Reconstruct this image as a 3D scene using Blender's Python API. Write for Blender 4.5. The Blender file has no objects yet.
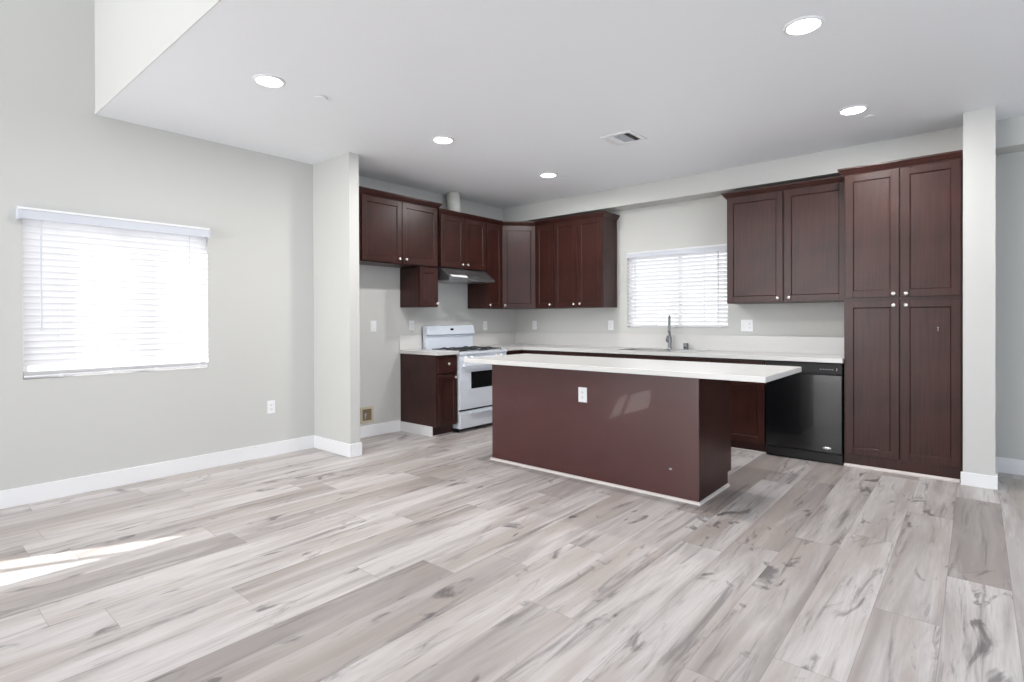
import bpy, bmesh, math, random
from mathutils import Vector, Matrix

random.seed(7)
scene = bpy.context.scene
col = scene.collection
PI = math.pi

# ------------------------------------------------------------ camera
f_px, th, cy_px, roll, pit, H = 546.255, .7037, 322.4367, -.0041, .0056, 1.25
Fh = Vector((-math.sin(th), math.cos(th), 0)); Rr = Vector((math.cos(th), math.sin(th), 0)); Up = Vector((0, 0, 1))
Fv = Fh * math.cos(pit) - Up * math.sin(pit); U2 = Fh * math.sin(pit) + Up * math.cos(pit)
R3 = Rr * math.cos(roll) + U2 * math.sin(roll); U3 = -Rr * math.sin(roll) + U2 * math.cos(roll)
cd = bpy.data.cameras.new('camera'); cam = bpy.data.objects.new('camera', cd); col.objects.link(cam)
M = Matrix((R3, U3, -Fv)).transposed().to_4x4(); M.translation = Vector((0, 0, H))
cam.matrix_world = M
cd.sensor_fit = 'HORIZONTAL'; cd.sensor_width = 36.0
cd.lens = f_px * 36.0 / 1024.0
cd.shift_y = -(341.0 - cy_px) / 1024.0
cd.clip_start = .05; cd.clip_end = 200
scene.camera = cam

# ------------------------------------------------------------ colour management, world, sun, daylight
scene.view_settings.view_transform = 'Standard'; scene.view_settings.look = 'None'
scene.view_settings.gamma = 1; scene.view_settings.use_curve_mapping = False
scene.view_settings.exposure = 0.43
W = bpy.data.worlds.new('world'); scene.world = W; W.use_nodes = True
bg = W.node_tree.nodes['Background']; bg.inputs[0].default_value = (.97, .98, 1, 1); bg.inputs[1].default_value = 1.35

def add_light(name, kind, loc, aim=None, energy=10, color=(1, 1, 1), size=None, parent=None, **kw):
    l = bpy.data.lights.new(name, kind); o = bpy.data.objects.new(name, l); col.objects.link(o)
    o.location = loc; l.energy = energy; l.color = color
    if aim is not None: o.rotation_euler = Vector(aim).to_track_quat('-Z', 'Y').to_euler()
    if size:
        if len(size) == 2: l.shape = 'RECTANGLE'; l.size, l.size_y = size
        else: l.shape = 'DISK'; l.size = size[0]
    for k, v in kw.items(): setattr(l, k, v)
    if parent: o.parent = parent
    return o

add_light('sun', 'SUN', (-8, -8, 6), (1.42, 3.0, -2.05), 9, (1, .98, .95), angle=.009)
# unseen lamps added as daylight fill, behind and beside the camera
add_light('daylight_fill_rear', 'AREA', (-3.1, -4.95, 1.35), (.10, 1, .30), 125, (.96, .98, 1), (3.4, 2.3))
add_light('daylight_fill_high', 'AREA', (-3.1, -4.95, 3.5), (.10, 1, .10), 85, (.96, .98, 1), (3.4, 1.3))
add_light('daylight_fill_right', 'AREA', (3.52, 1.2, 1.5), (-1, 0, .1), 40, (.62, .80, 1), (4.2, 2.2))

# ------------------------------------------------------------ materials
def srgb(r, g, b):
    f = lambda c: c / 12.92 if c <= .04045 else ((c + .055) / 1.055) ** 2.4
    return (f(r / 255), f(g / 255), f(b / 255), 1)

def newmat(name):
    m = bpy.data.materials.new(name); m.use_nodes = True
    return m, m.node_tree.nodes, m.node_tree.links, m.node_tree.nodes['Principled BSDF']

def mat(name, color, rough=.5, metal=0, bump=0, scale=200, vary=0, coat=0, spec=.5):
    m, n, l, p = newmat(name)
    p.inputs['Base Color'].default_value = color; p.inputs['Roughness'].default_value = rough
    p.inputs['Metallic'].default_value = metal; p.inputs['Coat Weight'].default_value = coat
    p.inputs['Specular IOR Level'].default_value = spec
    tc = n.new('ShaderNodeTexCoord'); nz = n.new('ShaderNodeTexNoise'); nz.inputs['Scale'].default_value = scale
    l.new(tc.outputs['Object'], nz.inputs['Vector'])
    if bump:
        b = n.new('ShaderNodeBump'); b.inputs['Strength'].default_value = bump; b.inputs['Distance'].default_value = .002
        l.new(nz.outputs['Fac'], b.inputs['Height']); l.new(b.outputs['Normal'], p.inputs['Normal'])
    if vary:
        n2 = n.new('ShaderNodeTexNoise'); n2.inputs['Scale'].default_value = 3
        l.new(tc.outputs['Object'], n2.inputs['Vector'])
        mx = n.new('ShaderNodeMix'); mx.data_type = 'RGBA'
        mx.inputs[6].default_value = color; mx.inputs[7].default_value = tuple(c * (1 - vary) for c in color[:3]) + (1,)
        l.new(n2.outputs['Fac'], mx.inputs[0]); l.new(mx.outputs[2], p.inputs['Base Color'])
    return m

def wood_mat(name, c0, c1, rough=.33, coat=.0):
    m, n, l, p = newmat(name)
    tc = n.new('ShaderNodeTexCoord')
    mp = n.new('ShaderNodeMapping'); mp.inputs['Scale'].default_value = (60, 60, 3)
    nz = n.new('ShaderNodeTexNoise'); nz.inputs['Scale'].default_value = 1.0; nz.inputs['Detail'].default_value = 6
    n2 = n.new('ShaderNodeTexNoise'); n2.inputs['Scale'].default_value = 3.5; n2.inputs['Detail'].default_value = 3
    l.new(tc.outputs['Object'], mp.inputs['Vector']); l.new(mp.outputs['Vector'], nz.inputs['Vector'])
    l.new(tc.outputs['Object'], n2.inputs['Vector'])
    ad = n.new('ShaderNodeMath'); ad.operation = 'ADD'; l.new(nz.outputs['Fac'], ad.inputs[0]); l.new(n2.outputs['Fac'], ad.inputs[1])
    cr = n.new('ShaderNodeValToRGB')
    cr.color_ramp.elements[0].position = .38; cr.color_ramp.elements[0].color = c0
    cr.color_ramp.elements[1].position = .62; cr.color_ramp.elements[1].color = c1
    hf = n.new('ShaderNodeMath'); hf.operation = 'MULTIPLY'; hf.inputs[1].default_value = .5
    l.new(ad.outputs[0], hf.inputs[0]); l.new(hf.outputs[0], cr.inputs[0]); l.new(cr.outputs[0], p.inputs['Base Color'])
    p.inputs['Roughness'].default_value = rough; p.inputs['Specular IOR Level'].default_value = .36
    b = n.new('ShaderNodeBump'); b.inputs['Strength'].default_value = .03; b.inputs['Distance'].default_value = .001
    l.new(nz.outputs['Fac'], b.inputs['Height']); l.new(b.outputs['Normal'], p.inputs['Normal'])
    return m

def emit(name, color, s):
    m, n, l, p = newmat(name)
    p.inputs['Base Color'].default_value = color
    p.inputs['Emission Color'].default_value = color; p.inputs['Emission Strength'].default_value = s
    return m

m_wall = mat('wall_paint', srgb(203, 203, 200), .85, bump=.12, scale=260)
m_ceil = mat('ceiling_paint', srgb(244, 246, 249), .6, bump=.25, scale=120)
m_trim = mat('white_trim', srgb(238, 238, 240), .35)
m_wood = wood_mat('cherry_wood', srgb(45, 22, 18), srgb(64, 34, 29))
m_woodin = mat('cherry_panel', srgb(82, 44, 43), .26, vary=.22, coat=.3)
m_knob = mat('satin_nickel', srgb(238, 236, 232), .25, metal=.6)
m_quartz = mat('white_quartz', srgb(216, 215, 213), .24)
m_enamel = mat('white_enamel', srgb(226, 233, 243), .22, coat=.3)
m_black = mat('black_gloss', srgb(16, 17, 19), .16, coat=.3)
m_blackm = mat('black_matte', srgb(22, 22, 23), .5)
m_glassdark = mat('dark_oven_glass', srgb(22, 26, 28), .06)
m_iron = mat('cast_iron', srgb(40, 42, 46), .5)
m_steel = mat('stainless_steel', srgb(190, 190, 190), .3, metal=1)
m_steeld = mat('dark_stainless', srgb(138, 140, 142), .36, metal=.9)
m_plastic = mat('white_plastic', srgb(240, 241, 243), .35)
m_dark = mat('dark_slot', srgb(40, 40, 40), .6)
m_beige = mat('beige_box', srgb(190, 180, 160), .6)
m_tan = mat('tan_interior', srgb(120, 105, 80), .7)
m_duct = mat('painted_duct', srgb(222, 222, 216), .6)
m_lens = emit('lamp_lens', (1, .985, .96, 1), 9)
m_grey = mat('grey_print', srgb(150, 152, 156), .5)
m_silver = mat('silver_badge', srgb(215, 215, 218), .25, metal=.8)
m_shoe = mat('shoe_moulding_white', srgb(222, 214, 210), .5)

def blind_mat(name, fac, tc_):
    m, n, l, p = newmat(name)
    p.inputs['Base Color'].default_value = (.9, .9, .91, 1); p.inputs['Roughness'].default_value = .4
    t = n.new('ShaderNodeBsdfTranslucent'); t.inputs['Color'].default_value = (tc_, tc_, tc_ * 1.01, 1)
    mx = n.new('ShaderNodeMixShader'); mx.inputs[0].default_value = fac
    out = n['Material Output']
    l.new(p.outputs[0], mx.inputs[1]); l.new(t.outputs[0], mx.inputs[2]); l.new(mx.outputs[0], out.inputs[0])
    return m
m_slat = blind_mat('blind_slat', .55, .95)
m_slat2 = blind_mat('sheer_slat', .65, .97)
m_rail = mat('blind_rail', srgb(206, 210, 218), .4)

def glass_mat():
    m, n, l, p = newmat('window_glass')
    tr = n.new('ShaderNodeBsdfTransparent'); gl = n.new('ShaderNodeBsdfGlossy'); gl.inputs['Roughness'].default_value = .02
    mx = n.new('ShaderNodeMixShader'); mx.inputs[0].default_value = .05; l.new(tr.outputs[0], mx.inputs[1]); l.new(gl.outputs[0], mx.inputs[2])
    l.new(mx.outputs[0], n['Material Output'].inputs[0])
    return m
m_glass = glass_mat()

def floor_mat():
    m, n, l, p = newmat('plank_floor')
    at = n.new('ShaderNodeAttribute'); at.attribute_name = 'plank'   # R tint, G dark seam side, B offset
    sep = n.new('ShaderNodeSeparateColor'); l.new(at.outputs['Color'], sep.inputs[0])
    tc = n.new('ShaderNodeTexCoord')
    def math_(op, a, b=None, c=None):
        q = n.new('ShaderNodeMath'); q.operation = op
        for i, v in enumerate((a, b, c)):
            if v is None: continue
            if isinstance(v, (int, float)): q.inputs[i].default_value = v
            else: l.new(v, q.inputs[i])
        return q.outputs[0]
    comb = n.new('ShaderNodeCombineXYZ')
    l.new(math_('MULTIPLY', sep.outputs[2], 37.0), comb.inputs[2]); l.new(math_('MULTIPLY', sep.outputs[2], 11.0), comb.inputs[1])
    add = n.new('ShaderNodeVectorMath'); add.operation = 'ADD'; l.new(tc.outputs['Object'], add.inputs[0]); l.new(comb.outputs[0], add.inputs[1])
    def noise(scale, sx, sy, det=4, rough=.55, dist=0.0):
        mp = n.new('ShaderNodeMapping'); mp.inputs['Scale'].default_value = (sx, sy, 1)
        l.new(add.outputs[0], mp.inputs['Vector'])
        q = n.new('ShaderNodeTexNoise'); q.inputs['Scale'].default_value = scale; q.inputs['Detail'].default_value = det
        q.inputs['Roughness'].default_value = rough; q.inputs['Distortion'].default_value = dist
        l.new(mp.outputs[0], q.inputs['Vector']); return q.outputs['Fac']
    def ramp(v, a, b, c0=0.0, c1=1.0):
        q = n.new('ShaderNodeMapRange'); q.interpolation_type = 'SMOOTHSTEP'
        q.inputs[1].default_value = a; q.inputs[2].default_value = b; q.inputs[3].default_value = c0; q.inputs[4].default_value = c1
        l.new(v, q.inputs[0]); return q.outputs[0]
    def mixc(fac, a, b):
        q = n.new('ShaderNodeMix'); q.data_type = 'RGBA'
        l.new(fac, q.inputs[0])
        for i, v in ((6, a), (7, b)):
            if isinstance(v, tuple): q.inputs[i].default_value = v
            else: l.new(v, q.inputs[i])
        return q.outputs[2]
    light = srgb(207, 202, 200); mid = srgb(152, 144, 141); dark = srgb(98, 93, 93); warm = srgb(170, 158, 150)
    broad = noise(1.0, 6.5, .62, 4, .55, .9)          # long smoky bands inside a plank
    fine = noise(1.0, 120, 5.0, 5, .65, .2)           # fine grain
    streak = noise(1.0, 15, 1.1, 6, .66, 1.2)         # darker streaks
    knotn = noise(1.0, 6, 2.2, 4, .55, 1.5)
    tint = sep.outputs[0]
    base = mixc(ramp(math_('ADD', math_('MULTIPLY', broad, 1.0), math_('MULTIPLY', tint, .30)), .42, .88), light, mid)
    base = mixc(math_('MULTIPLY', ramp(noise(.8, 7, .9, 3), .45, .62), .55), base, warm)
    base = mixc(math_('MULTIPLY', ramp(fine, .36, .68), .24), base, mid)
    base = mixc(math_('MULTIPLY', ramp(streak, .52, .70), .60), base, dark)
    base = mixc(math_('MULTIPLY', ramp(knotn, .59, .71), .72), base, srgb(84, 80, 82))
    base = mixc(sep.outputs[1], base, srgb(112, 106, 104))
    l.new(base, p.inputs['Base Color'])
    l.new(ramp(fine, .2, .8, .42, .34), p.inputs['Roughness'])
    p.inputs['Specular IOR Level'].default_value = .5
    b = n.new('ShaderNodeBump'); b.inputs['Strength'].default_value = .15; b.inputs['Distance'].default_value = .001
    l.new(fine, b.inputs['Height']); l.new(b.outputs[0], p.inputs['Normal'])
    return m
m_floor = floor_mat()

# ------------------------------------------------------------ mesh helpers
def bx(bm, x0, x1, y0, y1, z0, z1, bev=0, seg=2):
    vs = [bm.verts.new((x, y, z)) for x in (x0, x1) for y in (y0, y1) for z in (z0, z1)]
    q = [(0, 1, 3, 2), (4, 6, 7, 5), (0, 4, 5, 1), (2, 3, 7, 6), (0, 2, 6, 4), (1, 5, 7, 3)]
    fs = [bm.faces.new([vs[i] for i in k]) for k in q]
    if bev:
        es = list({e for fc in fs for e in fc.edges})
        bmesh.ops.bevel(bm, geom=es, offset=bev, segments=seg, affect='EDGES', profile=.5)

def box(*a, **k):
    bm = bmesh.new(); bx(bm, *a, **k); return bm

def obj(name, bm, m, parent=None, smooth=False, loc=None):
    bmesh.ops.recalc_face_normals(bm, faces=bm.faces)
    me = bpy.data.meshes.new(name); bm.to_mesh(me); bm.free()
    if smooth:
        for p_ in me.polygons: p_.use_smooth = True
    o = bpy.data.objects.new(name, me); col.objects.link(o)
    me.materials.append(m)
    if parent: o.parent = parent
    if loc: o.location = loc
    return o

def thing(name, label, cat, loc=(0, 0, 0), rotz=0, group=None):
    o = bpy.data.objects.new(name, None); col.objects.link(o); o.empty_display_size = .1
    o.location = loc; o.rotation_euler = (0, 0, rotz); o['label'] = label; o['category'] = cat
    if group: o['group'] = group
    return o

def tag(o, label, cat, group=None):
    o['label'] = label; o['category'] = cat
    if group: o['group'] = group
    return o

def struct(name, bm, m, **k):
    o = obj(name, bm, m, **k)
    if o.parent is None: o['kind'] = 'structure'
    return o

def lathe(bm, prof, seg=24, mat_=None, cap=True):
    """prof = [(r, z)...] around Z; mat_ moves it"""
    rings = []
    for r, z in prof:
        if r < 1e-6: rings.append([bm.verts.new((0, 0, z))])
        else: rings.append([bm.verts.new((r * math.cos(2 * PI * i / seg), r * math.sin(2 * PI * i / seg), z)) for i in range(seg)])
    for a, b in zip(rings, rings[1:]):
        for i in range(seg):
            j = (i + 1) % seg
            if len(a) == 1 and len(b) == 1: continue
            if len(a) == 1: bm.faces.new((a[0], b[i], b[j]))
            elif len(b) == 1: bm.faces.new((a[i], a[j], b[0]))
            else: bm.faces.new((a[i], a[j], b[j], b[i]))
    if cap:
        for r in (rings[0], rings[-1]):
            if len(r) > 1: bm.faces.new(r)
    if mat_ is not None:
        vs = [v for r in rings for v in r]
        bmesh.ops.transform(bm, matrix=mat_, verts=vs)

def tube(bm, pts, rad, seg=10):
    pts = [Vector(p) for p in pts]; rings = []
    rads = rad if isinstance(rad, (list, tuple)) else [rad] * len(pts)
    prev = None
    for i, p in enumerate(pts):
        d = (pts[min(i + 1, len(pts) - 1)] - pts[max(i - 1, 0)]).normalized()
        a = prev if prev is not None else (Vector((0, 0, 1)) if abs(d.z) < .9 else Vector((1, 0, 0)))
        u = d.cross(a).normalized(); v = u.cross(d).normalized(); prev = v
        rings.append([bm.verts.new(p + (u * math.cos(2 * PI * k / seg) + v * math.sin(2 * PI * k / seg)) * rads[i]) for k in range(seg)])
    for a, b in zip(rings, rings[1:]):
        for k in range(seg):
            j = (k + 1) % seg; bm.faces.new((a[k], a[j], b[j], b[k]))
    bm.faces.new(rings[0]); bm.faces.new(rings[-1])

def sweep(bm, path, prof):
    """extrude profile (out, z) along a plan path, out = to the right of travel, mitred"""
    P = [Vector((x, y)) for x, y in path]; rings = []
    for i, p in enumerate(P):
        ns = []
        if i > 0: d = (P[i] - P[i - 1]).normalized(); ns.append(Vector((d.y, -d.x)))
        if i < len(P) - 1: d = (P[i + 1] - P[i]).normalized(); ns.append(Vector((d.y, -d.x)))
        nrm = sum(ns, Vector((0, 0))).normalized(); k = 1 / max(.2, nrm.dot(ns[0]))
        rings.append([bm.verts.new((p.x + nrm.x * o * k, p.y + nrm.y * o * k, z)) for o, z in prof])
    n = len(prof)
    for a, b in zip(rings, rings[1:]):
        for i in range(n):
            j = (i + 1) % n; bm.faces.new((a[i], a[j], b[j], b[i]))
    bm.faces.new(rings[0]); bm.faces.new(list(reversed(rings[-1])))

# ------------------------------------------------------------ room constants
XL, YW, ZC, YS, ZS = -4.9545, 5.902, 2.7744, 5.658, 2.56
YP, YP2, XP = 2.830, 2.932, -4.333
YB = 1.095                 # edge of the low ceiling
ZH = 4.7; XR = 3.6; YR = -5.0; T = .16
PX0, PX1, PY = -.072, .110, 5.288

# floor: one mesh, every plank its own quad with a tint attribute
bm = bmesh.new()
lay = bm.loops.layers.float_color.new('plank')
pw, pl, x00 = .232, 1.53, -.80
known = {0: 1.885, -1: 3.14, -2: 2.95, 1: 3.68, 2: 4.03 + .3, 3: 4.9, -6: 1.86, -5: 2.15, -4: 2.52, -3: 3.42, -7: 3.12, -9: .657, -8: 1.09, -12: 1.3, -10: 2.0, -11: 2.9}
tints = {(0, 0): .9, (1, -1): .55}
rnd = random.Random(11)
def quad(x0, x1, y0, y1, c, z=0.0):
    fc = bm.faces.new([bm.verts.new(v) for v in ((x0, y0, z), (x1, y0, z), (x1, y1, z), (x0, y1, z))])
    for lp in fc.loops: lp[lay] = c
g = .0014
for k in range(-19, 20):
    x0 = x00 + pw * k; x1 = x0 + pw
    if x1 < XL - .02 or x0 > XR + .02: continue
    x0 = max(x0, XL - .02); x1 = min(x1, XR + .02)
    y = known.get(k, rnd.uniform(0, pl)); y -= math.ceil((y - YR + .02) / pl) * pl
    i = 0
    while y < YW + .02:
        ya, yb = max(y, YR - .02), min(y + pl, YW + .02)
        t = rnd.choice((rnd.uniform(0, .35), rnd.uniform(.1, .5), rnd.uniform(.45, .95)))
        if yb > ya + .01:
            o = rnd.random()
            if abs(y - 1.885) < .02 and k == 0: t = .95
            quad(x0 + g, x1 - g, ya + g, yb - g, (t, 0, o, 1))
            quad(x0, x0 + g, ya, yb, (t, .45, o, 1)); quad(x1 - g, x1, ya, yb, (t, .35, o, 1))
            quad(x0 + g, x1 - g, ya, ya + g, (t, .45, o, 1)); quad(x0 + g, x1 - g, yb - g, yb, (t, .45, o, 1))
        y += pl
bmesh.ops.remove_doubles(bm, verts=bm.verts, dist=1e-5)
struct('floor', bm, m_floor)

# walls with openings
def wall_x(name, xa, xb, y0, y1, z0, z1, holes):
    """wall slab between xa,xb ; holes (y0,y1,z0,z1) sorted by y"""
    bm = bmesh.new(); y = y0
    for a, b, c, d in holes:
        bx(bm, xa, xb, y, a, z0, z1); bx(bm, xa, xb, a, b, z0, c); bx(bm, xa, xb, a, b, d, z1); y = b
    bx(bm, xa, xb, y, y1, z0, z1); return struct(name, bm, m_wall)
def wall_y(name, ya, yb, x0, x1, z0, z1, holes):
    bm = bmesh.new(); x = x0
    for a, b, c, d in holes:
        bx(bm, x, a, ya, yb, z0, z1); bx(bm, a, b, ya, yb, z0, c); bx(bm, a, b, ya, yb, d, z1); x = b
    bx(bm, x, x1, ya, yb, z0, z1); return struct(name, bm, m_wall)

WL = (.680, 1.862, .852, 2.020); WR_ = (-3.30, -1.85, .85, 2.315)
WK = (-3.190, -2.000, 1.150, 2.035)
wall_x('wall_left', XL - T, XL, YR - T, YW + T, -.1, ZH, [WR_, (WL[0], WL[1], WL[2], WL[3])])
# the water supply box is let into a shallow pocket drawn further down, on the face of the wall
wall_y('wall_back', YW, YW + T, XL, XR + T, -.1, ZH, [WK])
wall_x('wall_right', XR, XR + T, YR - T, YW, -.1, ZH, [(-.9, 3.3, .05, 2.6)])
wall_y('wall_rear', YR - T, YR, XL, XR, -.1, ZH, [(-4.6, -1.2, .05, 2.55), ])
struct('wall_wing', box(XL, XP, YP, YP2, 0, ZC), m_wall)
struct('wall_partition', box(PX0, PX1, PY, YW, 0, ZC, ), m_wall)
struct('wall_soffit', box(XL, PX0, YS, YW, ZS, ZC), m_wall)
struct('wall_soffit_hall', box(PX1, XR, YS, YW, ZS, ZC), m_wall)
struct('ceiling', box(XL, XR, YB + .001, YW, ZC, ZC + .02), m_ceil)
struct('wall_bulkhead', box(XL, XR, YB, YB + .12, ZC + .0205, ZH), m_wall)
struct('trim_1', box(XL, XR, YB - .004, YB + .001, ZC - .002, ZC + .030, bev=.0015), m_wall)
struct('ceiling_high', box(XL - T, XR + T, YR - T, YB + .2, ZH, ZH + .15), m_ceil)

# baseboards
bh, bt = .122, .013
def bb(name, x0, x1, y0, y1, h=bh):
    struct(name, box(x0, x1, y0, y1, 0, h, bev=.003), m_trim)
bb('baseboard_left', XL, XL + bt, YR, YP - bt)
bb('baseboard_wing', XL, XP + bt, YP - bt, YP)
bb('baseboard_wing_end', XP, XP + bt, YP, YP2 + .001)
bb('baseboard_wing_inner', XL + bt, XP + bt, YP2, YP2 + bt)
bb('baseboard_alcove', XL, XL + bt, YP2 + bt, 3.872)
bb('baseboard_partition', PX0 - bt, PX1 + bt, PY - bt, PY, .098)
bb('baseboard_partition_side', PX1, PX1 + bt, PY, YW - bt, .11)
bb('baseboard_back', PX1, XR, YW - bt, YW)
bb('baseboard_right', XR - bt, XR, YR, YW - bt)

# ------------------------------------------------------------ windows and blinds
def make_window(name, w, h, muntins_x=(), muntins_z=(), loc=(0, 0, 0), rotz=0, stile=None):
    """local: x 0..w along the wall, y outwards, z 0..h"""
    e = bpy.data.objects.new(name, None); col.objects.link(e); e.location = loc; e.rotation_euler = (0, 0, rotz); e['kind'] = 'structure'
    bm = bmesh.new(); a, b = .07, .12; fw = .035
    bx(bm, 0, fw, a, b, 0, h); bx(bm, w - fw, w, a, b, 0, h); bx(bm, fw, w - fw, a, b, 0, fw); bx(bm, fw, w - fw, a, b, h - fw, h)
    s = stile if stile else w / 2
    bx(bm, s - .022, s + .022, a + .01, b - .005, fw, h - fw)
    obj('window_frame', bm, m_trim, e)
    if muntins_x:
        bm = bmesh.new()
        for x in muntins_x: bx(bm, x - .008, x + .008, a + .016, a + .028, fw, h - fw)
        for z in muntins_z: bx(bm, fw, s - .022, a + .017, a + .027, z - .008, z + .008); bx(bm, s + .022, w - fw, a + .017, a + .027, z - .008, z + .008)
        obj('muntins', bm, m_trim, e)
    obj('pane', box(fw, w - fw, a + .031, a + .035, fw, h - fw), m_glass, e)
    return e
make_window('window_1', WL[1] - WL[0], WL[3] - WL[2], loc=(XL, WL[0], WL[2]), rotz=PI / 2)
wk_w = WK[1] - WK[0]; wk_h = WK[3] - WK[2]
make_window('window_2', wk_w, wk_h, (.33, .90), (.29, .585), loc=(WK[0], YW, WK[2]), stile=.625)
make_window('window_3', WR_[1] - WR_[0], WR_[3] - WR_[2], loc=(XL, WR_[0], WR_[2]), rotz=PI / 2, stile=.90)

def make_blind(label, w, h, tilt, loc, rotz, valance=.075, lowstack=.045, over=(0.0, 0.0), pitch=.044, wand=((.1, .75),), cordx=(.15, .5, .85), hy=-.02, rail_front=-.05, sm=None):
    t = thing('window_blind', label, 'blind', loc, rotz)
    # head rail: a box across the top with a small lip
    bm = bmesh.new(); bx(bm, -over[0], w + over[1], rail_front, .03, h - valance + .012, h + .004, bev=.003)
    bx(bm, -over[0] - .001, w + over[1] + .001, rail_front - .012, rail_front - .002, h - valance, h - .014, bev=.002)
    bx(bm, -over[0] - .003, -over[0] + .012, rail_front - .014, .02, h - valance - .004, h + .006)
    bx(bm, w + over[1] - .012, w + over[1] + .003, rail_front - .014, .02, h - valance - .004, h + .006)
    obj('head_rail', bm, m_rail, t)
    obj('lit_edge', box(-over[0], w + over[1], rail_front - .016, rail_front - .001, h - .0135, h + .002, bev=.002), m_trim, t)  # whiter strip paints in the light along the rail's top edge
    sw = .05; bm = bmesh.new(); z = h - valance - .012; a = math.radians(tilt)
    dy, dz = math.cos(a) * sw / 2, math.sin(a) * sw / 2
    while z > lowstack + .02:
        # curved slat of three facets, outer edge low
        y0, y1 = hy - dy, hy + dy
        pr = []
        for s in (-1, -.4, .4, 1):
            cr = (1 - s * s) * .0035
            pr.append((hy + dy * s + math.sin(a) * cr, z - dz * s + math.cos(a) * cr))
        up = [bm.verts.new((.006, y, q)) for y, q in pr]; dn = [bm.verts.new((w - .006, y, q)) for y, q in pr]
        up2 = [bm.verts.new((.006, y, q - .0022)) for y, q in pr]; dn2 = [bm.verts.new((w - .006, y, q - .0022)) for y, q in pr]
        for i in range(3):
            bm.faces.new((up[i], up[i + 1], dn[i + 1], dn[i])); bm.faces.new((up2[i], dn2[i], dn2[i + 1], up2[i + 1]))
        bm.faces.new((up[0], dn[0], dn2[0], up2[0])); bm.faces.new((up[3], up2[3], dn2[3], dn[3]))
        bm.faces.new((up[0], up2[0], up2[1], up[1])); bm.faces.new((up[1], up2[1], up2[2], up[2])); bm.faces.new((up[2], up2[2], up2[3], up[3]))
        bm.faces.new((dn[0], dn[1], dn2[1], dn2[0])); bm.faces.new((dn[1], dn[2], dn2[2], dn2[1])); bm.faces.new((dn[2], dn[3], dn2[3], dn2[2]))
        z -= pitch
    obj('slats', bm, sm or m_slat, t)
    bm = bmesh.new(); bx(bm, .004, w - .004, hy - .024, hy + .026, .012, .028, bev=.004)
    k = 0
    while .034 + k * .006 < lowstack: bx(bm, .006, w - .006, hy - .024, hy + .026, .031 + k * .006, .034 + k * .006); k += 1
    obj('bottom_rail', bm, m_trim, t)
    for fx in cordx:
        bm = bmesh.new()
        for yy in (hy - .027, hy + .027): bx(bm, w * fx - .001, w * fx + .001, yy - .0008, yy + .0008, .028, h - valance)
        bx(bm, w * fx - .012, w * fx + .012, hy - .029, hy - .025, .006, .03)
        obj('ladder_cord', bm, m_plastic, t)
    for x, ln in wand:
        bm = bmesh.new(); tube(bm, [(x, rail_front + .012, h - valance + .01), (x, rail_front + .008, h - valance - ln)], .0045, 8)
        obj('tilt_wand', bm, m_rail, t)
    return t

make_blind('wide white slatted blind, closed, on the long left wall', WL[1] - WL[0], WL[3] - WL[2], 60, (XL, WL[0], WL[2]), PI / 2,
           over=(.025, -.006), wand=((.095, .76), (1.03, .25)), hy=.012, cordx=(.17, .42, .67, .93), lowstack=.055)
make_blind('smaller white slatted blind over the kitchen sink', wk_w, wk_h, 38, (WK[0], YW, WK[2]), 0, valance=.06, over=(-.014, .0),
           wand=((.115, .73), (1.09, .80)), hy=.02, cordx=(.08, .5, .92), rail_front=-.03, lowstack=.03, sm=m_slat2)

# ------------------------------------------------------------ cabinets
def door_bm(w, h, rail=.058, t=.02, rec=.008):
    """shaker door: x 0..w, z 0..h, front at y=-t, back y=0"""
    bm = bmesh.new(); r = rail
    bx(bm, 0, r, -t, 0, 0, h, bev=.0015, seg=1); bx(bm, w - r, w, -t, 0, 0, h, bev=.0015, seg=1)
    bx(bm, r, w - r, -t, 0, 0, r, bev=.0015, seg=1); bx(bm, r, w - r, -t, 0, h - r, h, bev=.0015, seg=1)
    bx(bm, r - .002, w - r + .002, -t + rec, -.002, r - .002, h - r + .002)
    # the small sloped bead round the panel
    for (x0, x1, z0, z1, ax) in ((r, w - r, r, r, 0), (r, w - r, h - r, h - r, 1), (r, r, r, h - r, 2), (w - r, w - r, r, h - r, 3)):
        b = .006
        if ax == 0: v = [(r, -t, r), (w - r, -t, r), (w - r - b, -t + rec, r + b), (r + b, -t + rec, r + b)]
        if ax == 1: v = [(r, -t, h - r), (w - r, -t, h - r), (w - r - b, -t + rec, h - r - b), (r + b, -t + rec, h - r - b)]
        if ax == 2: v = [(r, -t, r), (r, -t, h - r), (r + b, -t + rec, h - r - b), (r + b, -t + rec, r + b)]
        if ax == 3: v = [(w - r, -t, r), (w - r, -t, h - r), (w - r - b, -t + rec, h - r - b), (w - r - b, -t + rec, r + b)]
        v = [(a, b_ + .0006, c) for a, b_, c in v]
        bm.faces.new([bm.verts.new(q) for q in v])
    return bm

def knob_bm():
    bm = bmesh.new()
    lathe(bm, [(.006, 0), (.0055, .008), (.008, .012), (.0145, .016), (.0155, .021), (.012, .026), (.005, .0285), (0, .029)], 20,
          Matrix.Rotation(PI / 2, 4, 'X'))
    return bm

def add_door(parent, x0, x1, z0, z1, knob=None, name='door', rail=.058):
    d = obj(name, door_bm(x1 - x0, z1 - z0, rail), m_wood, parent); d.location = (x0, 0, z0)
    if knob:
        obj('knob', knob_bm(), m_knob, d, smooth=True).location = (knob[0] - x0, -.02, knob[1] - z0)
    return d

CROWN = [(0, 0), (.008, 0), (.012, .012), (.020, .018), (.034, .040), (.042, .046), (.042, .060), (0, .060)]
def crown(parent, path, z, k=1.0):
    bm = bmesh.new(); sweep(bm, path, [(o * k, z + q * k) for o, q in CROWN])
    return obj('crown', bm, m_wood, parent)

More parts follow.
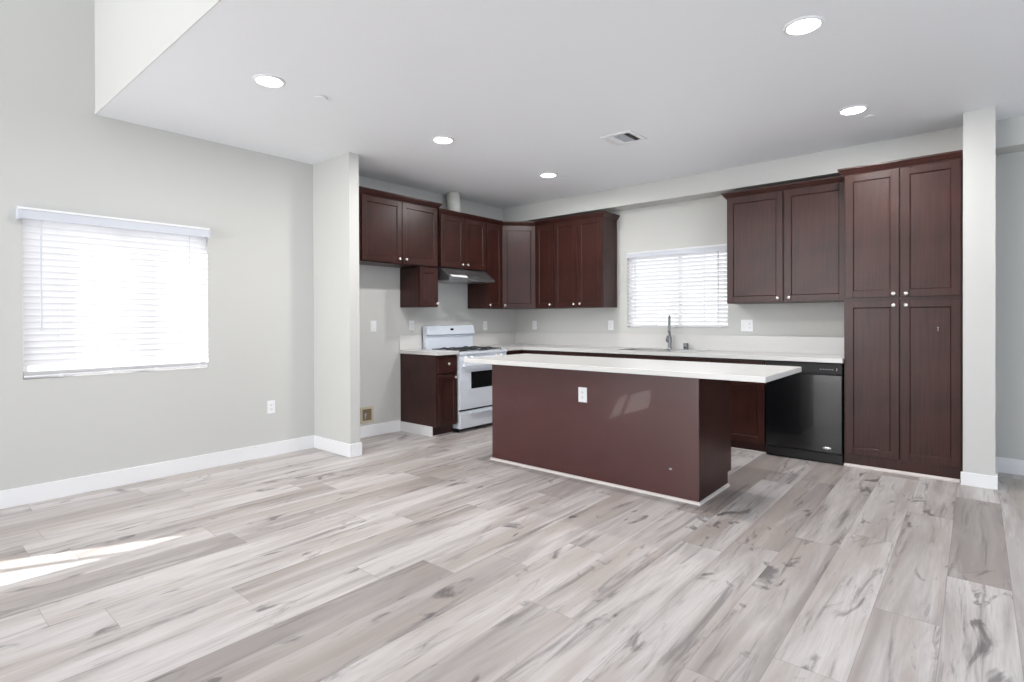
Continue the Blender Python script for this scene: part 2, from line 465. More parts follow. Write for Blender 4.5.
def carcass(w, d, h, z0=0, frame=True):
    bm = bmesh.new(); bx(bm, 0, w, 0, d, z0, h, bev=.001, seg=1)
    return bm

XF = -4.635     # front of the wall cabinets on the left bank
ZU, ZT = 1.39, 2.455
R90 = PI / 2
dL = XF - XL - .002
def kn(x, z): return (x, z)

# over-fridge cabinet
t = thing('wall_cabinet', 'short two-door cherry cabinet above the empty fridge alcove', 'cabinet', (XF, 3.145, 1.835), R90)
obj('body', carcass(1.018, dL, 2.505 - 1.835), m_wood, t)
hh = 2.495 - 1.835
add_door(t, .012, .504, .012, hh, kn(.462, .055)); add_door(t, .512, 1.006, .012, hh, kn(.553, .055))
crown(t, [(0, dL), (0, 0), (1.018, 0), (1.018, dL)], 2.500 - 1.835)
# narrow cabinet hanging below its right end
t = thing('wall_cabinet', 'small one-door cherry cabinet hung between fridge alcove and range hood', 'cabinet', (XF, 3.885, ZU), R90)
obj('body', carcass(.278, dL, 1.833 - ZU), m_wood, t)
add_door(t, .008, .270, .008, 1.825 - ZU, kn(.245, .04))
# cabinet over the hood
t = thing('wall_cabinet', 'two-door cherry cabinet directly above the range hood', 'cabinet', (XF, 4.195, 1.848), R90)
obj('body', carcass(.763, dL, ZT - 1.848), m_wood, t)
add_door(t, .006, .379, .006, 2.447 - 1.848, kn(.338, .05)); add_door(t, .384, .757, .006, 2.447 - 1.848, kn(.425, .05))
crown(t, [(0, dL), (0, 0), (.763, 0)], ZT - .010 - 1.848)
# right of the hood
t = thing('wall_cabinet', 'narrow full-height cherry cabinet just right of the range hood', 'cabinet', (XF, 4.960, ZU), R90)
obj('body', carcass(.298, dL, ZT - ZU), m_wood, t)
add_door(t, .006, .292, .006, 2.447 - ZU, kn(.045, .04))
crown(t, [(0, 0), (.298, 0)], ZT - .010 - ZU)
# diagonal corner cabinet
YU = 5.582
cx_, cy_ = XF, 5.260
ex_, ey_ = -4.330, YU
t = thing('corner_wall_cabinet', 'diagonal one-door cherry cabinet in the kitchen corner', 'cabinet', (cx_, cy_, ZU), 0)
bm = bmesh.new()
pts = [(0, 0), (ex_ - cx_, ey_ - cy_), (ex_ - cx_, YW - .002 - cy_), (XL + .002 - cx_, YW - .002 - cy_), (XL + .002 - cx_, 0)]
lo = [bm.verts.new((x, y, 0)) for x, y in pts]; hi = [bm.verts.new((x, y, ZT - ZU)) for x, y in pts]
bm.faces.new(lo); bm.faces.new(hi)
for i in range(5):
    j = (i + 1) % 5; bm.faces.new((lo[i], lo[j], hi[j], hi[i]))
obj('body', bm, m_wood, t)
L = math.hypot(ex_ - cx_, ey_ - cy_); ang = math.atan2(ey_ - cy_, ex_ - cx_)
d = obj('door', door_bm(L - .020, 2.447 - ZU - .006), m_wood, t); d.location = (.010 * math.cos(ang), .010 * math.sin(ang), .006); d.rotation_euler = (0, 0, ang)
obj('knob', knob_bm(), m_knob, d, smooth=True).location = (.032, -.02, .036)
crown(t, [(0, 0), (ex_ - cx_, ey_ - cy_)], ZT - .010 - ZU, .98)
# back bank
dB = YW - YU - .002
t = thing('wall_cabinet', 'narrow one-door cherry cabinet beside the diagonal corner cabinet', 'cabinet', (-4.328, YU, ZU))
obj('body', carcass(.293, dB, ZT - ZU), m_wood, t)
add_door(t, .006, .288, .006, 2.447 - ZU, kn(.244, .045))
crown(t, [(0, 0), (.293, 0)], ZT - .010 - ZU)
t = thing('wall_cabinet', 'two-door cherry cabinet left of the sink window', 'cabinet', (-4.034, YU, ZU))
obj('body', carcass(.707, dB, ZT - ZU), m_wood, t)
add_door(t, .005, .350, .006, 2.447 - ZU, kn(.308, .045)); add_door(t, .355, .700, .006, 2.447 - ZU, kn(.397, .045))
crown(t, [(0, 0), (.707, 0), (.707, dB)], ZT - .010 - ZU)
t = thing('wall_cabinet', 'wide two-door cherry cabinet right of the sink window', 'cabinet', (-1.903, YU, 1.398))
obj('body', carcass(1.045, dB, ZT - 1.398), m_wood, t)
add_door(t, .008, .521, .010, 2.443 - 1.398, kn(.480, .045)); add_door(t, .536, 1.040, .010, 2.443 - 1.398, kn(.577, .045))
crown(t, [(0, dB), (0, 0), (1.045, 0)], ZT - .012 - 1.398)
# pantry
YT = 5.335
t = thing('pantry_cabinet', 'tall four-door cherry pantry beside the black dishwasher', 'cabinet', (-.846, YT, 0))
pwid = .772; dT = YW - YT - .002
obj('body', carcass(pwid, dT, 2.455), m_wood, t)
for x0, x1, kx in ((.010, .381, .345), (.392, .762, .427)):
    add_door(t, x0, x1, .115, 1.392, kn(kx, 1.350)); add_door(t, x0, x1, 1.418, 2.440, kn(kx, 1.443))
crown(t, [(0, .25), (0, 0), (pwid, 0)], 2.443)
bm = bmesh.new(); bx(bm, 0, pwid - .016, -.018, -.001, 0, .018, bev=.005); bx(bm, 0, pwid - .016, -.008, -.0005, .017, .026)
obj('shoe_moulding', bm, m_shoe, t)['label'] = 'off-white shoe moulding'
bm = bmesh.new(); bx(bm, .624, .628, -.0135, -.011, 1.147, 1.176); bx(bm, .621, .631, -.0135, -.0112, 1.172, 1.178)
obj('scratch', bm, m_grey, t)['label'] = 'small pale chip in the upper right of the lower door'

# base cabinet left of the stove
ZB0 = .872
XB = -4.350
t = thing('base_cabinet', 'small cherry base cabinet with drawer, left of the white stove', 'cabinet', (XB, 3.885, 0), R90)
dd = XB - XL - .002
bm = bmesh.new(); bx(bm, 0, .290, 0, dd, .105, ZB0); bx(bm, .0, .290, .062, dd, 0, .105)
obj('body', bm, m_wood, t)
bm = bmesh.new(); bx(bm, .008, .284, -.02, 0, .675, .848, bev=.002, seg=1); bx(bm, .03, .262, -.0225, -.0195, .697, .826, bev=.001, seg=1)
dr = obj('drawer', bm, m_wood, t); obj('knob', knob_bm(), m_knob, dr, smooth=True).location = (.150, -.022, .775)
add_door(t, .008, .284, .118, .655, kn(.252, .625), rail=.05)
obj('toe_strip', box(.0, .29, .052, .061, 0, .012), m_shoe, t)['label'] = 'pale toe strip'
struct('baseboard_cabinet_side', box(XL + bt, XB - .060, 3.872, 3.885, 0, .107, bev=.002), m_trim)

# base run under the back counter
YC0 = 5.315
def base_back(label, x0, x1, doors, left_bank=False):
    t = thing('base_cabinet', label, 'cabinet', (x0, YC0, 0)); w = x1 - x0; dp = YW - YC0 - .004
    bm = bmesh.new(); bx(bm, 0, w, 0, dp, .09, ZB0 - .001); bx(bm, 0, w, .035, dp, 0, .09)
    if 'sink' in label:   # open top so that the bowls hang free
        bm.free(); bm = bmesh.new()
        bx(bm, 0, .018, 0, dp, .09, ZB0 - .001); bx(bm, w - .018, w, 0, dp, .09, ZB0 - .001); bx(bm, .018, w - .018, dp - .012, dp, .09, ZB0 - .001)
        bx(bm, .018, w - .018, 0, .018, .09, ZB0 - .001); bx(bm, 0, w, .035, dp, 0, .09); bx(bm, .018, w - .018, .018, dp - .012, .09, .108)
    obj('body', bm, m_wood, t)
    n = doors; dw = (w - .012) / n
    for i in range(n):
        a = .006 + dw * i
        bm = bmesh.new(); bx(bm, a + .002, a + dw - .002, -.02, 0, .700, .855, bev=.002, seg=1)
        q = obj('drawer', bm, m_wood, t)
        if 'sink' not in label: obj('knob', knob_bm(), m_knob, q, smooth=True).location = (a + dw / 2, -.02, .78)
        kx = a + dw - .035 if (n > 1 and i % 2 == 0) else a + .035
        add_door(t, a + .002, a + dw - .002, .10, .685, kn(kx, .64), rail=.055)
    obj('shoe_moulding', box(0, w, .018, .0345, 0, .018, bev=.004), m_shoe, t)['label'] = 'off-white shoe moulding'
    return t
base_back('cherry base cabinet under the back counter, nearest the kitchen corner', -4.325, -3.36, 2)
base_back('cherry sink base cabinet beneath the kitchen window', -3.355, -1.985, 3)
base_back('cherry base cabinet between the sink and the black dishwasher', -1.98, -1.470, 1)
t = thing('base_cabinet', 'cherry corner base cabinet right of the white stove', 'cabinet', (XB, 5.000, 0), R90)
bm = bmesh.new(); dd = XB - XL - .004; bx(bm, 0, .895, 0, dd, .105, ZB0 - .001); bx(bm, 0, .895, .062, dd, 0, .105)
obj('body', bm, m_wood, t)
bm = bmesh.new(); bx(bm, .006, .285, -.02, 0, .700, .855, bev=.002, seg=1); q = obj('drawer', bm, m_wood, t)
obj('knob', knob_bm(), m_knob, q, smooth=True).location = (.145, -.02, .78)
add_door(t, .006, .285, .118, .685, kn(.04, .64), rail=.05)

# ------------------------------------------------------------ countertops
CT0, CT1 = ZB0, .908
t = thing('countertop', 'short white countertop piece left of the stove', 'countertop', (0, 0, 0))
t.location = (XL, 3.862, CT0)
obj('slab', box(.002, -4.305 - XL, 0, .318, 0, CT1 - CT0, bev=.002), m_quartz, t)
obj('backsplash', box(.002, .020, .004, .318, CT1 - CT0 + .0005, 1.074 - CT0, bev=.0015), m_quartz, t)

t = thing('countertop', 'long white L-shaped countertop along the window wall', 'countertop', (XL, YW, CT0))
def rel(x): return x - XL
def rely(y): return y - YW
SX0, SX1, SY0, SY1 = -3.03, -2.19, 5.365, 5.765
bm = bmesh.new(); h_ = CT1 - CT0
ya, yb = rely(5.265), -.002
bx(bm, .002, rel(SX0), ya, yb, 0, h_); bx(bm, rel(SX1), rel(-.848), ya, yb, 0, h_)
bx(bm, rel(SX0), rel(SX1), ya, rely(SY0), 0, h_); bx(bm, rel(SX0), rel(SX1), rely(SY1), yb, 0, h_)
bx(bm, .002, rel(-4.305), rely(4.998), ya, 0, h_)
obj('slab', bm, m_quartz, t)
bm = bmesh.new(); bx(bm, .02, rel(-.848), -.020, -.002, h_ + .0005, 1.070 - CT0, bev=.0015)
bx(bm, .002, .020, rely(4.998), -.002, h_ + .0005, 1.070 - CT0, bev=.0015)
obj('backsplash', bm, m_quartz, t)

# sink
t = thing('sink', 'stainless double-bowl sink set in the counter below the window', 'sink', (SX0, SY0, CT1))
w, d = SX1 - SX0, SY1 - SY0
bm = bmesh.new(); e = .022
bx(bm, -e, w + e, -e, .006, .0005, .004, bev=.001); bx(bm, -e, w + e, d - .012, d + .075, .0005, .004, bev=.001)
bx(bm, -e, .006, .006, d - .012, .0005, .004, bev=.001); bx(bm, w - .006, w + e, .006, d - .012, .0005, .004, bev=.001)
bx(bm, w / 2 - .015, w / 2 + .015, .006, d - .012, -.002, .004, bev=.001)
obj('rim', bm, m_steel, t)
for x0, x1 in ((.006, w / 2 - .015), (w / 2 + .015, w - .006)):
    bm = bmesh.new(); y0, y1, zb = .006, d - .012, -.18
    A = [bm.verts.new(v) for v in ((x0, y0, 0), (x1, y0, 0), (x1, y1, 0), (x0, y1, 0))]
    r_ = .02
    B = [bm.verts.new(v) for v in ((x0 + r_, y0 + r_, zb), (x1 - r_, y0 + r_, zb), (x1 - r_, y1 - r_, zb), (x0 + r_, y1 - r_, zb))]
    for i in range(4): bm.faces.new((A[i], A[(i + 1) % 4], B[(i + 1) % 4], B[i]))
    bm.faces.new(B)
    b_ = obj('bowl', bm, m_steel, t)
    so = b_.modifiers.new('thick', 'SOLIDIFY'); so.thickness = .0015; so.offset = -1
    bm = bmesh.new(); lathe(bm, [(0, 0), (.03, 0), (.04, .003), (.042, .001)], 20, Matrix.Translation(((x0 + x1) / 2, (y0 + y1) / 2, zb + .001)), cap=False)
    obj('drain', bm, m_steeld, b_)

# faucet
t = thing('faucet', 'tall pull-down metal faucet standing behind the sink', 'faucet', (-2.610, 5.802, CT1 + .005), math.radians(22))
bm = bmesh.new(); lathe(bm, [(.027, 0), (.027, .006), (.022, .012), (.020, .05), (.023, .09), (.021, .13), (.014, .15), (.013, .16)], 24)
obj('base', bm, m_steeld, t, smooth=True)
bm = bmesh.new(); pts = [(0, 0, .15), (0, 0, .24), (0, -.004, .29)]
for i in range(1, 10):
    a = PI * .97 * i / 9; pts.append((0, -.07 + .066 * math.cos(a) , .29 + .075 * math.sin(a)))
pts.append((0, -.138, .265))
tube(bm, pts, .0115, 14); obj('spout', bm, m_steeld, t, smooth=True)
bm = bmesh.new(); lathe(bm, [(.012, .0), (.014, -.01), (.015, -.045), (.018, -.07), (.018, -.080), (.012, -.083), (0, -.083)], 20, Matrix.Translation((0, -.138, .27)))
obj('spray_head', bm, m_steeld, t, smooth=True)
bm = bmesh.new(); tube(bm, [(-.012, 0, .085), (-.028, -.004, .086), (-.036, -.012, .10), (-.026, -.02, .150)], [.010, .013, .010, .006], 10)
obj('lever', bm, m_steeld, t, smooth=True)
bm = bmesh.new(); tube(bm, [(-.012, 0, .085), (-.03, 0, .085)], [.012, .014], 12)
obj('valve_cap', bm, m_steeld, t, smooth=True)
t = thing('air_gap', 'short round metal air gap cap just right of the faucet', 'air gap', (-2.425, 5.806, CT1 + .005))
bm = bmesh.new(); lathe(bm, [(.032, 0), (.032, .004), (.027, .006), (.027, .062), (.024, .068), (0, .069)], 24)
obj('cap', bm, m_steeld, t, smooth=False)
bm = bmesh.new(); bx(bm, -.012, .012, -.0285, -.0265, .012, .030); obj('slot', bm, m_dark, t)

# ------------------------------------------------------------ dishwasher
t = thing('dishwasher', 'glossy black dishwasher under the back counter', 'dishwasher', (-1.462, 5.300, 0))
w = .608
obj('tub', box(.004, w - .004, .03, .585, .02, .862), m_blackm, t)
bm = bmesh.new(); bx(bm, .002, w - .002, 0, .032, .095, .765, bev=.006, seg=3)
obj('door', bm, m_black, t)
bm = bmesh.new(); bx(bm, .002, w - .002, -.006, .032, .772, .862, bev=.004, seg=2)
cp = obj('control_panel', bm, m_blackm, t)
bm = bmesh.new()
for i in range(5): bx(bm, .44 + i * .022, .454 + i * .022, -.0072, -.0055, .808, .814)
obj('buttons', bm, m_grey, cp)
obj('latch_mark', box(.565, .571, -.0072, -.0055, .80, .825), m_grey, cp)
obj('handle_recess', box(.05, w - .05, -.0045, .012, .766, .771), m_dark, t)
bm = bmesh.new(); lathe(bm, [(0, 0), (.03, 0), (.034, .002), (.034, .004), (.028, .006), (0, .006)], 32,
    Matrix.Translation((.493, 0, .137)) @ Matrix.Rotation(PI / 2, 4, 'X') @ Matrix.Scale(.36, 4, (0, 1, 0)))
obj('badge', bm, m_silver, t, smooth=True)['label'] = 'small oval silver badge'
obj('toe_kick', box(.002, w - .002, .045, .06, .0, .09), m_blackm, t)
obj('lower_panel', box(.004, w - .004, .012, .03, .018, .090), m_blackm, t)

# ------------------------------------------------------------ stove (local: x along the wall, y into the wall)
t = thing('stove', 'white freestanding gas range on the left kitchen wall', 'stove', (-4.330, 4.188, 0), R90)
w = .795; dp = .595
obj('body', box(.003, w - .003, .0, dp, .045, .858, bev=.003), m_enamel, t)
for x in (.04, w - .04):
    for y in (.05, dp - .05):
        bm = bmesh.new(); lathe(bm, [(.018, 0), (.018, .012), (.010, .014), (.010, .046)], 12, Matrix.Translation((x, y, 0)))
        obj('foot', bm, m_blackm, t)
ct = obj('cooktop', box(0, w, -.030, dp - .06, .859, .890, bev=.006, seg=3), m_enamel, t)
# control strip under the cooktop lip
bm = bmesh.new()
vs = [(.003, -.002, .788), (.003, -.022, .790), (.003, -.012, .8575), (.003, 0, .8575)]
A = [bm.verts.new(v) for v in vs]; B = [bm.verts.new((w - .003, v[1], v[2])) for v in vs]
for i in range(4): bm.faces.new((A[i], A[(i + 1) % 4], B[(i + 1) % 4], B[i]))
bm.faces.new(A); bm.faces.new(B)
cpn = obj('control_panel', bm, m_enamel, t)
for x in (.10, .19, .60, .69, .745)[:5]:
    if x == .745: continue
    bm = bmesh.new(); lathe(bm, [(.022, 0), (.022, .006), (.018, .008), (.016, .024), (.0, .025)], 20, Matrix.Translation((x, -.016, .824)) @ Matrix.Rotation(PI / 2, 4, 'X'))
    bx(bm, x - .003, x + .003, -.046, -.040, .808, .840)
    obj('knob', bm, m_plastic, cpn)
# oven door with window and bar handle
bm = bmesh.new(); wx0, wx1, wz0, wz1 = .175, w - .175, .475, .665
bx(bm, .004, wx0, -.026, -.001, .255, .783, bev=.003); bx(bm, wx1, w - .004, -.026, -.001, .255, .783, bev=.003)
bx(bm, wx0 - .004, wx1 + .004, -.026, -.001, .255, wz0); bx(bm, wx0 - .004, wx1 + .004, -.026, -.001, wz1, .783)
od = obj('oven_door', bm, m_enamel, t)
obj('oven_window', box(wx0 - .002, wx1 + .002, -.020, -.004, wz0 - .002, wz1 + .002), m_glassdark, od)
bm = bmesh.new(); bx(bm, .05, w - .05, -.062, -.046, .728, .752, bev=.006, seg=3); bx(bm, .05, .075, -.05, -.024, .728, .752, bev=.003); bx(bm, w - .075, w - .05, -.05, -.024, .728, .752, bev=.003)
obj('handle', bm, m_enamel, od)
obj('door_gap', box(.006, w - .006, -.012, -.001, .236, .252), m_dark, t)
bm = bmesh.new(); bx(bm, .004, w - .004, -.026, -.001, .045, .234, bev=.004, seg=2)
sd = obj('storage_drawer', bm, m_enamel, t)
bm = bmesh.new(); bx(bm, .16, w - .16, -.050, -.036, .198, .218, bev=.005, seg=3); bx(bm, .16, .19, -.04, -.025, .200, .216); bx(bm, w - .19, w - .16, -.04, -.025, .200, .216)
obj('handle', bm, m_enamel, sd)
# backguard: slanted hood-like top
bm = bmesh.new()
pr = [(dp - .055, .862), (dp - .050, 1.065), (dp - .085, 1.072), (dp - .062, 1.178), (dp + .010, 1.182), (dp + .010, .862)]
A = [bm.verts.new((.008, y, z)) for y, z in pr]; B = [bm.verts.new((w - .008, y, z)) for y, z in pr]
for i in range(len(pr)): bm.faces.new((A[i], A[(i + 1) % len(pr)], B[(i + 1) % len(pr)], B[i]))
bm.faces.new(A); bm.faces.new(B)
bg_ = obj('backguard', bm, m_enamel, t)
bgb = bg_.modifiers.new('bev', 'BEVEL'); bgb.width = .006; bgb.segments = 3; bgb.limit_method = 'ANGLE'
bm = bmesh.new(); bx(bm, .375, .425, -.003, .001, -.012, .012)
ds = obj('clock_display', bm, m_glassdark, bg_); ds.location = (0, dp - .074, 1.132); ds.rotation_euler = (-.21, 0, 0)
# burners and grates
for gx0 in (.055, .415):
    for gy in (.10, .34):
        cxx = gx0 + .165; cyy = gy + .06
        bm = bmesh.new(); lathe(bm, [(.062, 0), (.058, .004), (.030, .005), (.030, .014), (.036, .015), (.036, .020), (.0, .022)], 24, Matrix.Translation((cxx, cyy, .890)))
        obj('burner', bm, m_blackm, ct)
    bm = bmesh.new(); zt = .918; r_ = .0055; x0, x1, y0, y1 = gx0, gx0 + .325, .035, .490
    rr = [(x0, y0), (x1, y0), (x1, y1), (x0, y1)]
    for i in range(4):
        a, b = rr[i], rr[(i + 1) % 4]; tube(bm, [(a[0], a[1], zt - .012), (b[0], b[1], zt - .012)], r_, 8)
    for x, y in rr + [(x0, (y0 + y1) / 2), (x1, (y0 + y1) / 2)]: tube(bm, [(x, y, .890), (x, y, zt - .010)], r_, 8)
    tube(bm, [(x0, (y0 + y1) / 2, zt - .012), (x1, (y0 + y1) / 2, zt - .012)], r_, 8)
    for gy in (.10, .34):
        cxx = gx0 + .165; cyy = gy + .06
        for dx, dy in ((1, 0), (-1, 0), (0, 1), (0, -1)):
            ex = cxx + dx * .1625; ey = cyy + dy * (.11 if True else 0); ey = min(max(ey, y0), y1)
            tube(bm, [(ex, ey, zt - .012), (cxx + dx * .10, cyy + dy * .085, zt), (cxx + dx * .03, cyy + dy * .03, zt)], .0048, 8)
    obj('grate', bm, m_iron, ct)

# ------------------------------------------------------------ range hood
t = thing('range_hood', 'slim stainless range hood mounted above the white stove', 'range hood', (-4.475, 4.200, 1.700), R90)
w = .750; dp = -4.475 - XL - .004
pr = [(0, 0), (0, .030), (.150, .142), (dp, .142), (dp, 0)]
bm = bmesh.new(); A = [bm.verts.new((0, y, z)) for y, z in pr]; B = [bm.verts.new((w, y, z)) for y, z in pr]
for i in range(len(pr)): bm.faces.new((A[i], A[(i + 1) % 5], B[(i + 1) % 5], B[i]))
bm.faces.new(A); bm.faces.new(B)
hd = obj('shell', bm, m_steeld, t); b_ = hd.modifiers.new('bev', 'BEVEL'); b_.width = .003; b_.segments = 2
def slope_quad(x0, x1, s0, s1, mat_, name, parent, off=.0012):
    # patch lying on the sloped face between (0,.030) and (.150,.142)
    P0, P1 = Vector((0, 0, .030)), Vector((0, .150, .142)); d_ = P1 - P0; n_ = Vector((0, -d_.z, d_.y)).normalized()
    bm = bmesh.new(); vs = []
    for o in (.0001, off):
        for x, s in ((x0, s0), (x1, s0), (x1, s1), (x0, s1)):
            q = P0 + d_ * s + n_ * o; vs.append(bm.verts.new((x, q.y, q.z)))
    bm.faces.new(vs[:4]); bm.faces.new(vs[4:])
    for i in range(4): bm.faces.new((vs[i], vs[(i + 1) % 4], vs[4 + (i + 1) % 4], vs[4 + i]))
    return obj(name, bm, mat_, parent)
slope_quad(.040, .300, .04, .26, m_plastic, 'mark', t)['label'] = 'white rectangular sticker on the hood front'  # plain white rectangle laid on the slope
slope_quad(.385, .505, .10, .20, m_silver, 'badge', t)['label'] = 'thin bright name strip on the hood front'
for x in (.30, .40): slope_quad(x, x + .022, .80, .88, m_silver, 'switch', t, .006)
bm = bmesh.new()
for i in range(2): bx(bm, .04 + i * .34, .37 + i * .34, .05, dp - .06, -.004, .001, bev=.001)
obj('filter', bm, m_steel, t)

# vent duct rising from the cabinet top to the ceiling
t = thing('vent_duct', 'white round vent duct rising from range cabinet top to ceiling', 'duct', (-4.800, 4.575, ZT))
bm = bmesh.new(); tube(bm, [(0, .012, 0), (0, .006, .15), (0, -.005, ZC - ZT - .001)], .077, 28)
obj('pipe', bm, m_duct, t, smooth=True)

# ------------------------------------------------------------ island
IX0, IX1, IY0, IY1 = -3.290, -1.415, 3.598, 4.235
t = thing('island_cabinet', 'long cherry kitchen island base with plain front panel', 'kitchen island', (IX0, IY0, 0))
w = IX1 - IX0; d = IY1 - IY0
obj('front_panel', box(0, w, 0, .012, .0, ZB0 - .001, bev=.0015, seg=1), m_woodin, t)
bm = bmesh.new()
for x0, x1 in ((.0005, .018), (w - .018, w - .0005)):
    pts = [(.0125, 0), (d - .075, 0), (d - .075, .10), (d, .10), (d, ZB0 - .001), (.0125, ZB0 - .001)]
    A = [bm.verts.new((x0, y, z)) for y, z in pts]; B = [bm.verts.new((x1, y, z)) for y, z in pts]
    for i in range(6): bm.faces.new((A[i], A[(i + 1) % 6], B[(i + 1) % 6], B[i]))
    bm.faces.new(A); bm.faces.new(B)
    obj('end_panel', bm, m_wood, t); bm = bmesh.new()
bm.free()
bm = bmesh.new(); bx(bm, .0185, w - .0185, .013, d - .002, .10, ZB0 - .002); bx(bm, .0185, w - .0185, .013, d - .08, 0, .10)
obj('body', bm, m_wood, t)
for i in range(3):   # doors and drawers on the kitchen side
    a = .02 + i * (w - .04) / 3; b = a + (w - .04) / 3 - .004
    q = obj('door', door_bm(b - a, .57), m_wood, t); q.location = (b, d - .001, .11); q.rotation_euler = (0, 0, PI)
    obj('knob', knob_bm(), m_knob, q, smooth=True).location = (.04, -.02, .52)
    q = obj('drawer', box(a, b, d - .001, d + .018, .695, .855, bev=.002, seg=1), m_wood, t)
bm = bmesh.new(); sweep(bm, [(0, .3), (0, 0), (w, 0), (w, d - .078)], [(0, 0), (.016, 0), (.015, .008), (.009, .016), (0, .018)])
obj('shoe_moulding', bm, m_shoe, t)['label'] = 'off-white quarter-round along the floor'
bm = bmesh.new(); lathe(bm, [(0, 0), (.012, 0), (.009, .0012), (0, .0015)], 14, Matrix.Translation((1.675, 0, .207)) @ Matrix.Rotation(PI / 2, 4, 'X') @ Matrix.Scale(.6, 4, (0, 1, 0)))
obj('scuff', bm, m_grey, t)['label'] = 'small pale scuff near the lower right of the panel'

t = thing('countertop', 'long white island countertop overhanging at both ends', 'countertop', (-3.435, 3.390, ZB0))
obj('slab', box(0, 2.500, 0, .868, 0, .036, bev=.003), m_quartz, t)

# ------------------------------------------------------------ outlets and switches
def outlet(label, loc, rotz, w=.072, h=.118, kind='outlet', double=False, name='wall_outlet', group=None):
    t = thing(name, label, kind, loc, rotz, group)
    obj('cover_plate', box(-w / 2, w / 2, -.006, 0, -h / 2, h / 2, bev=.002), m_plastic, t)
    xs = (-w / 4, w / 4) if double else (0,)
    for i, x in enumerate(xs):
        if kind == 'switch' or (double and i == 0):
            obj('rocker', box(x - .016, x + .016, -.009, -.0055, -.032, .032, bev=.001), m_trim, t)
        else:
            for z in (-.02, .02):
                s = obj('socket', box(x - .016, x + .016, -.008, -.0055, z - .014, z + .014, bev=.003), m_trim, t)
                bm = bmesh.new()
                for q in (-.007, .005): bx(bm, x + q, x + q + .002, -.0084, -.0078, z - .004, z + .006)
                bx(bm, x - .002, x + .002, -.0084, -.0078, z - .010, z - .007)
                obj('slots', bm, m_dark, s)
    return t
outlet('white wall outlet low on the long left wall, beneath the blind', (XL, 2.398, .452), R90)
outlet('white cover plate inside the fridge alcove', (XL, 3.525, 1.182), R90, kind='switch', name='wall_switch')
outlet('white outlet above the short countertop, left of the stove', (XL, 4.049, 1.182), R90)
outlet('white outlet on the left kitchen wall, right of the stove', (XL, 5.285, 1.168), R90)
outlet('white outlet on the back wall nearest the corner', (-4.600, YW, 1.170), 0)
outlet('white outlet on the back wall just left of the sink window', (-3.415, YW, 1.172), 0)
outlet('white double-gang switch and outlet right of the sink window', (-1.810, YW, 1.176), 0, w=.118, h=.122, double=True)
outlet('white outlet on the cherry island front', (-2.332, IY0, .661), 0, w=.078, h=.116)

# water supply box low in the alcove
t = thing('supply_box', 'beige recessed water supply box low in the fridge alcove', 'supply box', (XL, 3.433, .238), R90)
bm = bmesh.new(); a, b, c_, e_ = .082, .086, .056, .060
bx(bm, -a, a, -.010, 0, e_, b, bev=.002); bx(bm, -a, a, -.010, 0, -b, -e_, bev=.002); bx(bm, -a, -c_, -.010, 0, -e_, e_, bev=.002); bx(bm, c_, a, -.010, 0, -e_, e_, bev=.002)
obj('frame', bm, m_beige, t)
obj('box_interior', box(-c_, c_, -.004, -.0003, -e_, e_), m_tan, t)
bm = bmesh.new(); tube(bm, [(-.02, -.006, -.05), (-.02, -.008, .005), (-.008, -.010, .02)], .010, 10)
obj('valve', bm, m_silver, t, smooth=True)

# ------------------------------------------------------------ ceiling fittings
lamps = [((-.684, 3.160), 'recessed ceiling light nearest the camera, above the island end'),
         ((-3.425, 1.660), 'recessed ceiling light nearest the left wall and bulkhead'),
         ((-3.440, 3.160), 'recessed ceiling light in front of the fridge alcove'),
         ((-3.440, 4.655), 'recessed ceiling light nearest the kitchen corner'),
         ((-.684, 4.675), 'recessed ceiling light in front of the pantry')]
trim_bm = bmesh.new(); lathe(trim_bm, [(.076, -.002), (.080, -.010), (.093, -.006), (.096, 0), (.076, 0)], 40, cap=False)
lens_bm = bmesh.new(); lathe(lens_bm, [(0, -.0085), (.075, -.0085), (.075, -.0015), (0, -.0015)], 40, cap=False)
first = None
for (x, y), lab in lamps:
    t = thing('recessed_light', lab, 'ceiling light', (x, y, ZC), 0, 'round recessed downlights in the kitchen ceiling')
    if first is None:
        a = obj('trim_ring', trim_bm, m_trim, t, smooth=True); b = obj('lens', lens_bm, m_lens, t); first = (a, b)
    else:
        for s in first:
            c = s.copy(); col.objects.link(c); c.parent = t
    add_light('bulb', 'AREA', (0, 0, -.012), None, 14, (1, .975, .95), (.12,), parent=t)
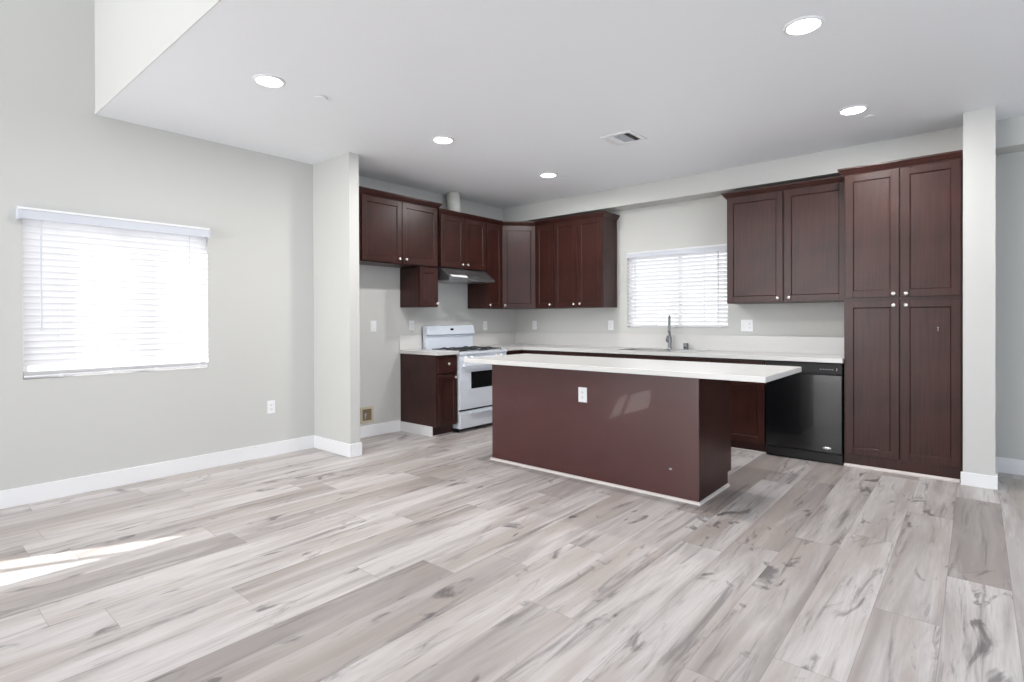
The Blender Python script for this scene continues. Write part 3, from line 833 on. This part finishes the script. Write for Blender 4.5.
for (x, y), lab in (((-3.41, 2.01), 'small flat round sprinkler cover by the leftmost ceiling light'),
                    ((-3.37, 4.83), 'small flat round sprinkler cover by the corner ceiling light'),
                    ((-.61, 4.90), 'small flat round sprinkler cover by the pantry ceiling light')):
    t = thing('sprinkler_cover', lab, 'sprinkler cover', (x, y, ZC))
    bm = bmesh.new(); lathe(bm, [(0, -.015), (.036, -.015), (.041, -.013), (.041, -.010), (.024, -.009), (.024, 0), (0, 0)], 28, cap=False)
    obj('cap', bm, m_ceil, t)
t = thing('ceiling_vent', 'white square air register in the kitchen ceiling', 'vent', (-2.262, 4.130, ZC))
bm = bmesh.new(); a = .145; i_ = .108
bx(bm, -a, a, i_, a, -.008, 0, bev=.002); bx(bm, -a, a, -a, -i_, -.008, 0, bev=.002); bx(bm, -a, -i_, -i_, i_, -.008, 0, bev=.002); bx(bm, i_, a, -i_, i_, -.008, 0, bev=.002)
obj('frame', bm, m_trim, t)
obj('duct_opening', box(-i_, i_, -i_, i_, -.0012, -.0004), m_rail, t)
obj('open_slot', box(.052, .085, -i_, i_, -.004, -.0013), m_dark, t)
bm = bmesh.new()
def louver(x0, x1, y0, y1, ax, n_, s):
    for k in range(n_):
        u = (k + .5) / n_
        if ax == 'y':
            yy = y0 + (y1 - y0) * u; v = [(x0, yy - .006, -.007), (x1, yy - .006, -.007), (x1, yy + .006 * s, -.0018), (x0, yy + .006 * s, -.0018)]
        else:
            xx = x0 + (x1 - x0) * u; v = [(xx - .006, y0, -.007), (xx - .006, y1, -.007), (xx + .006 * s, y1, -.0018), (xx + .006 * s, y0, -.0018)]
        lo = [bm.verts.new(q) for q in v]; hi = [bm.verts.new((q[0], q[1], q[2] + .0011)) for q in v]
        bm.faces.new(lo); bm.faces.new(hi)
        for i in range(4): bm.faces.new((lo[i], lo[(i + 1) % 4], hi[(i + 1) % 4], hi[i]))
louver(-i_, -.045, -i_, i_, 'x', 3, 1); louver(-.04, .045, -i_, i_, 'y', 9, 1); louver(.088, i_, -i_, i_, 'x', 1, -1)
obj('louvers', bm, m_trim, t)
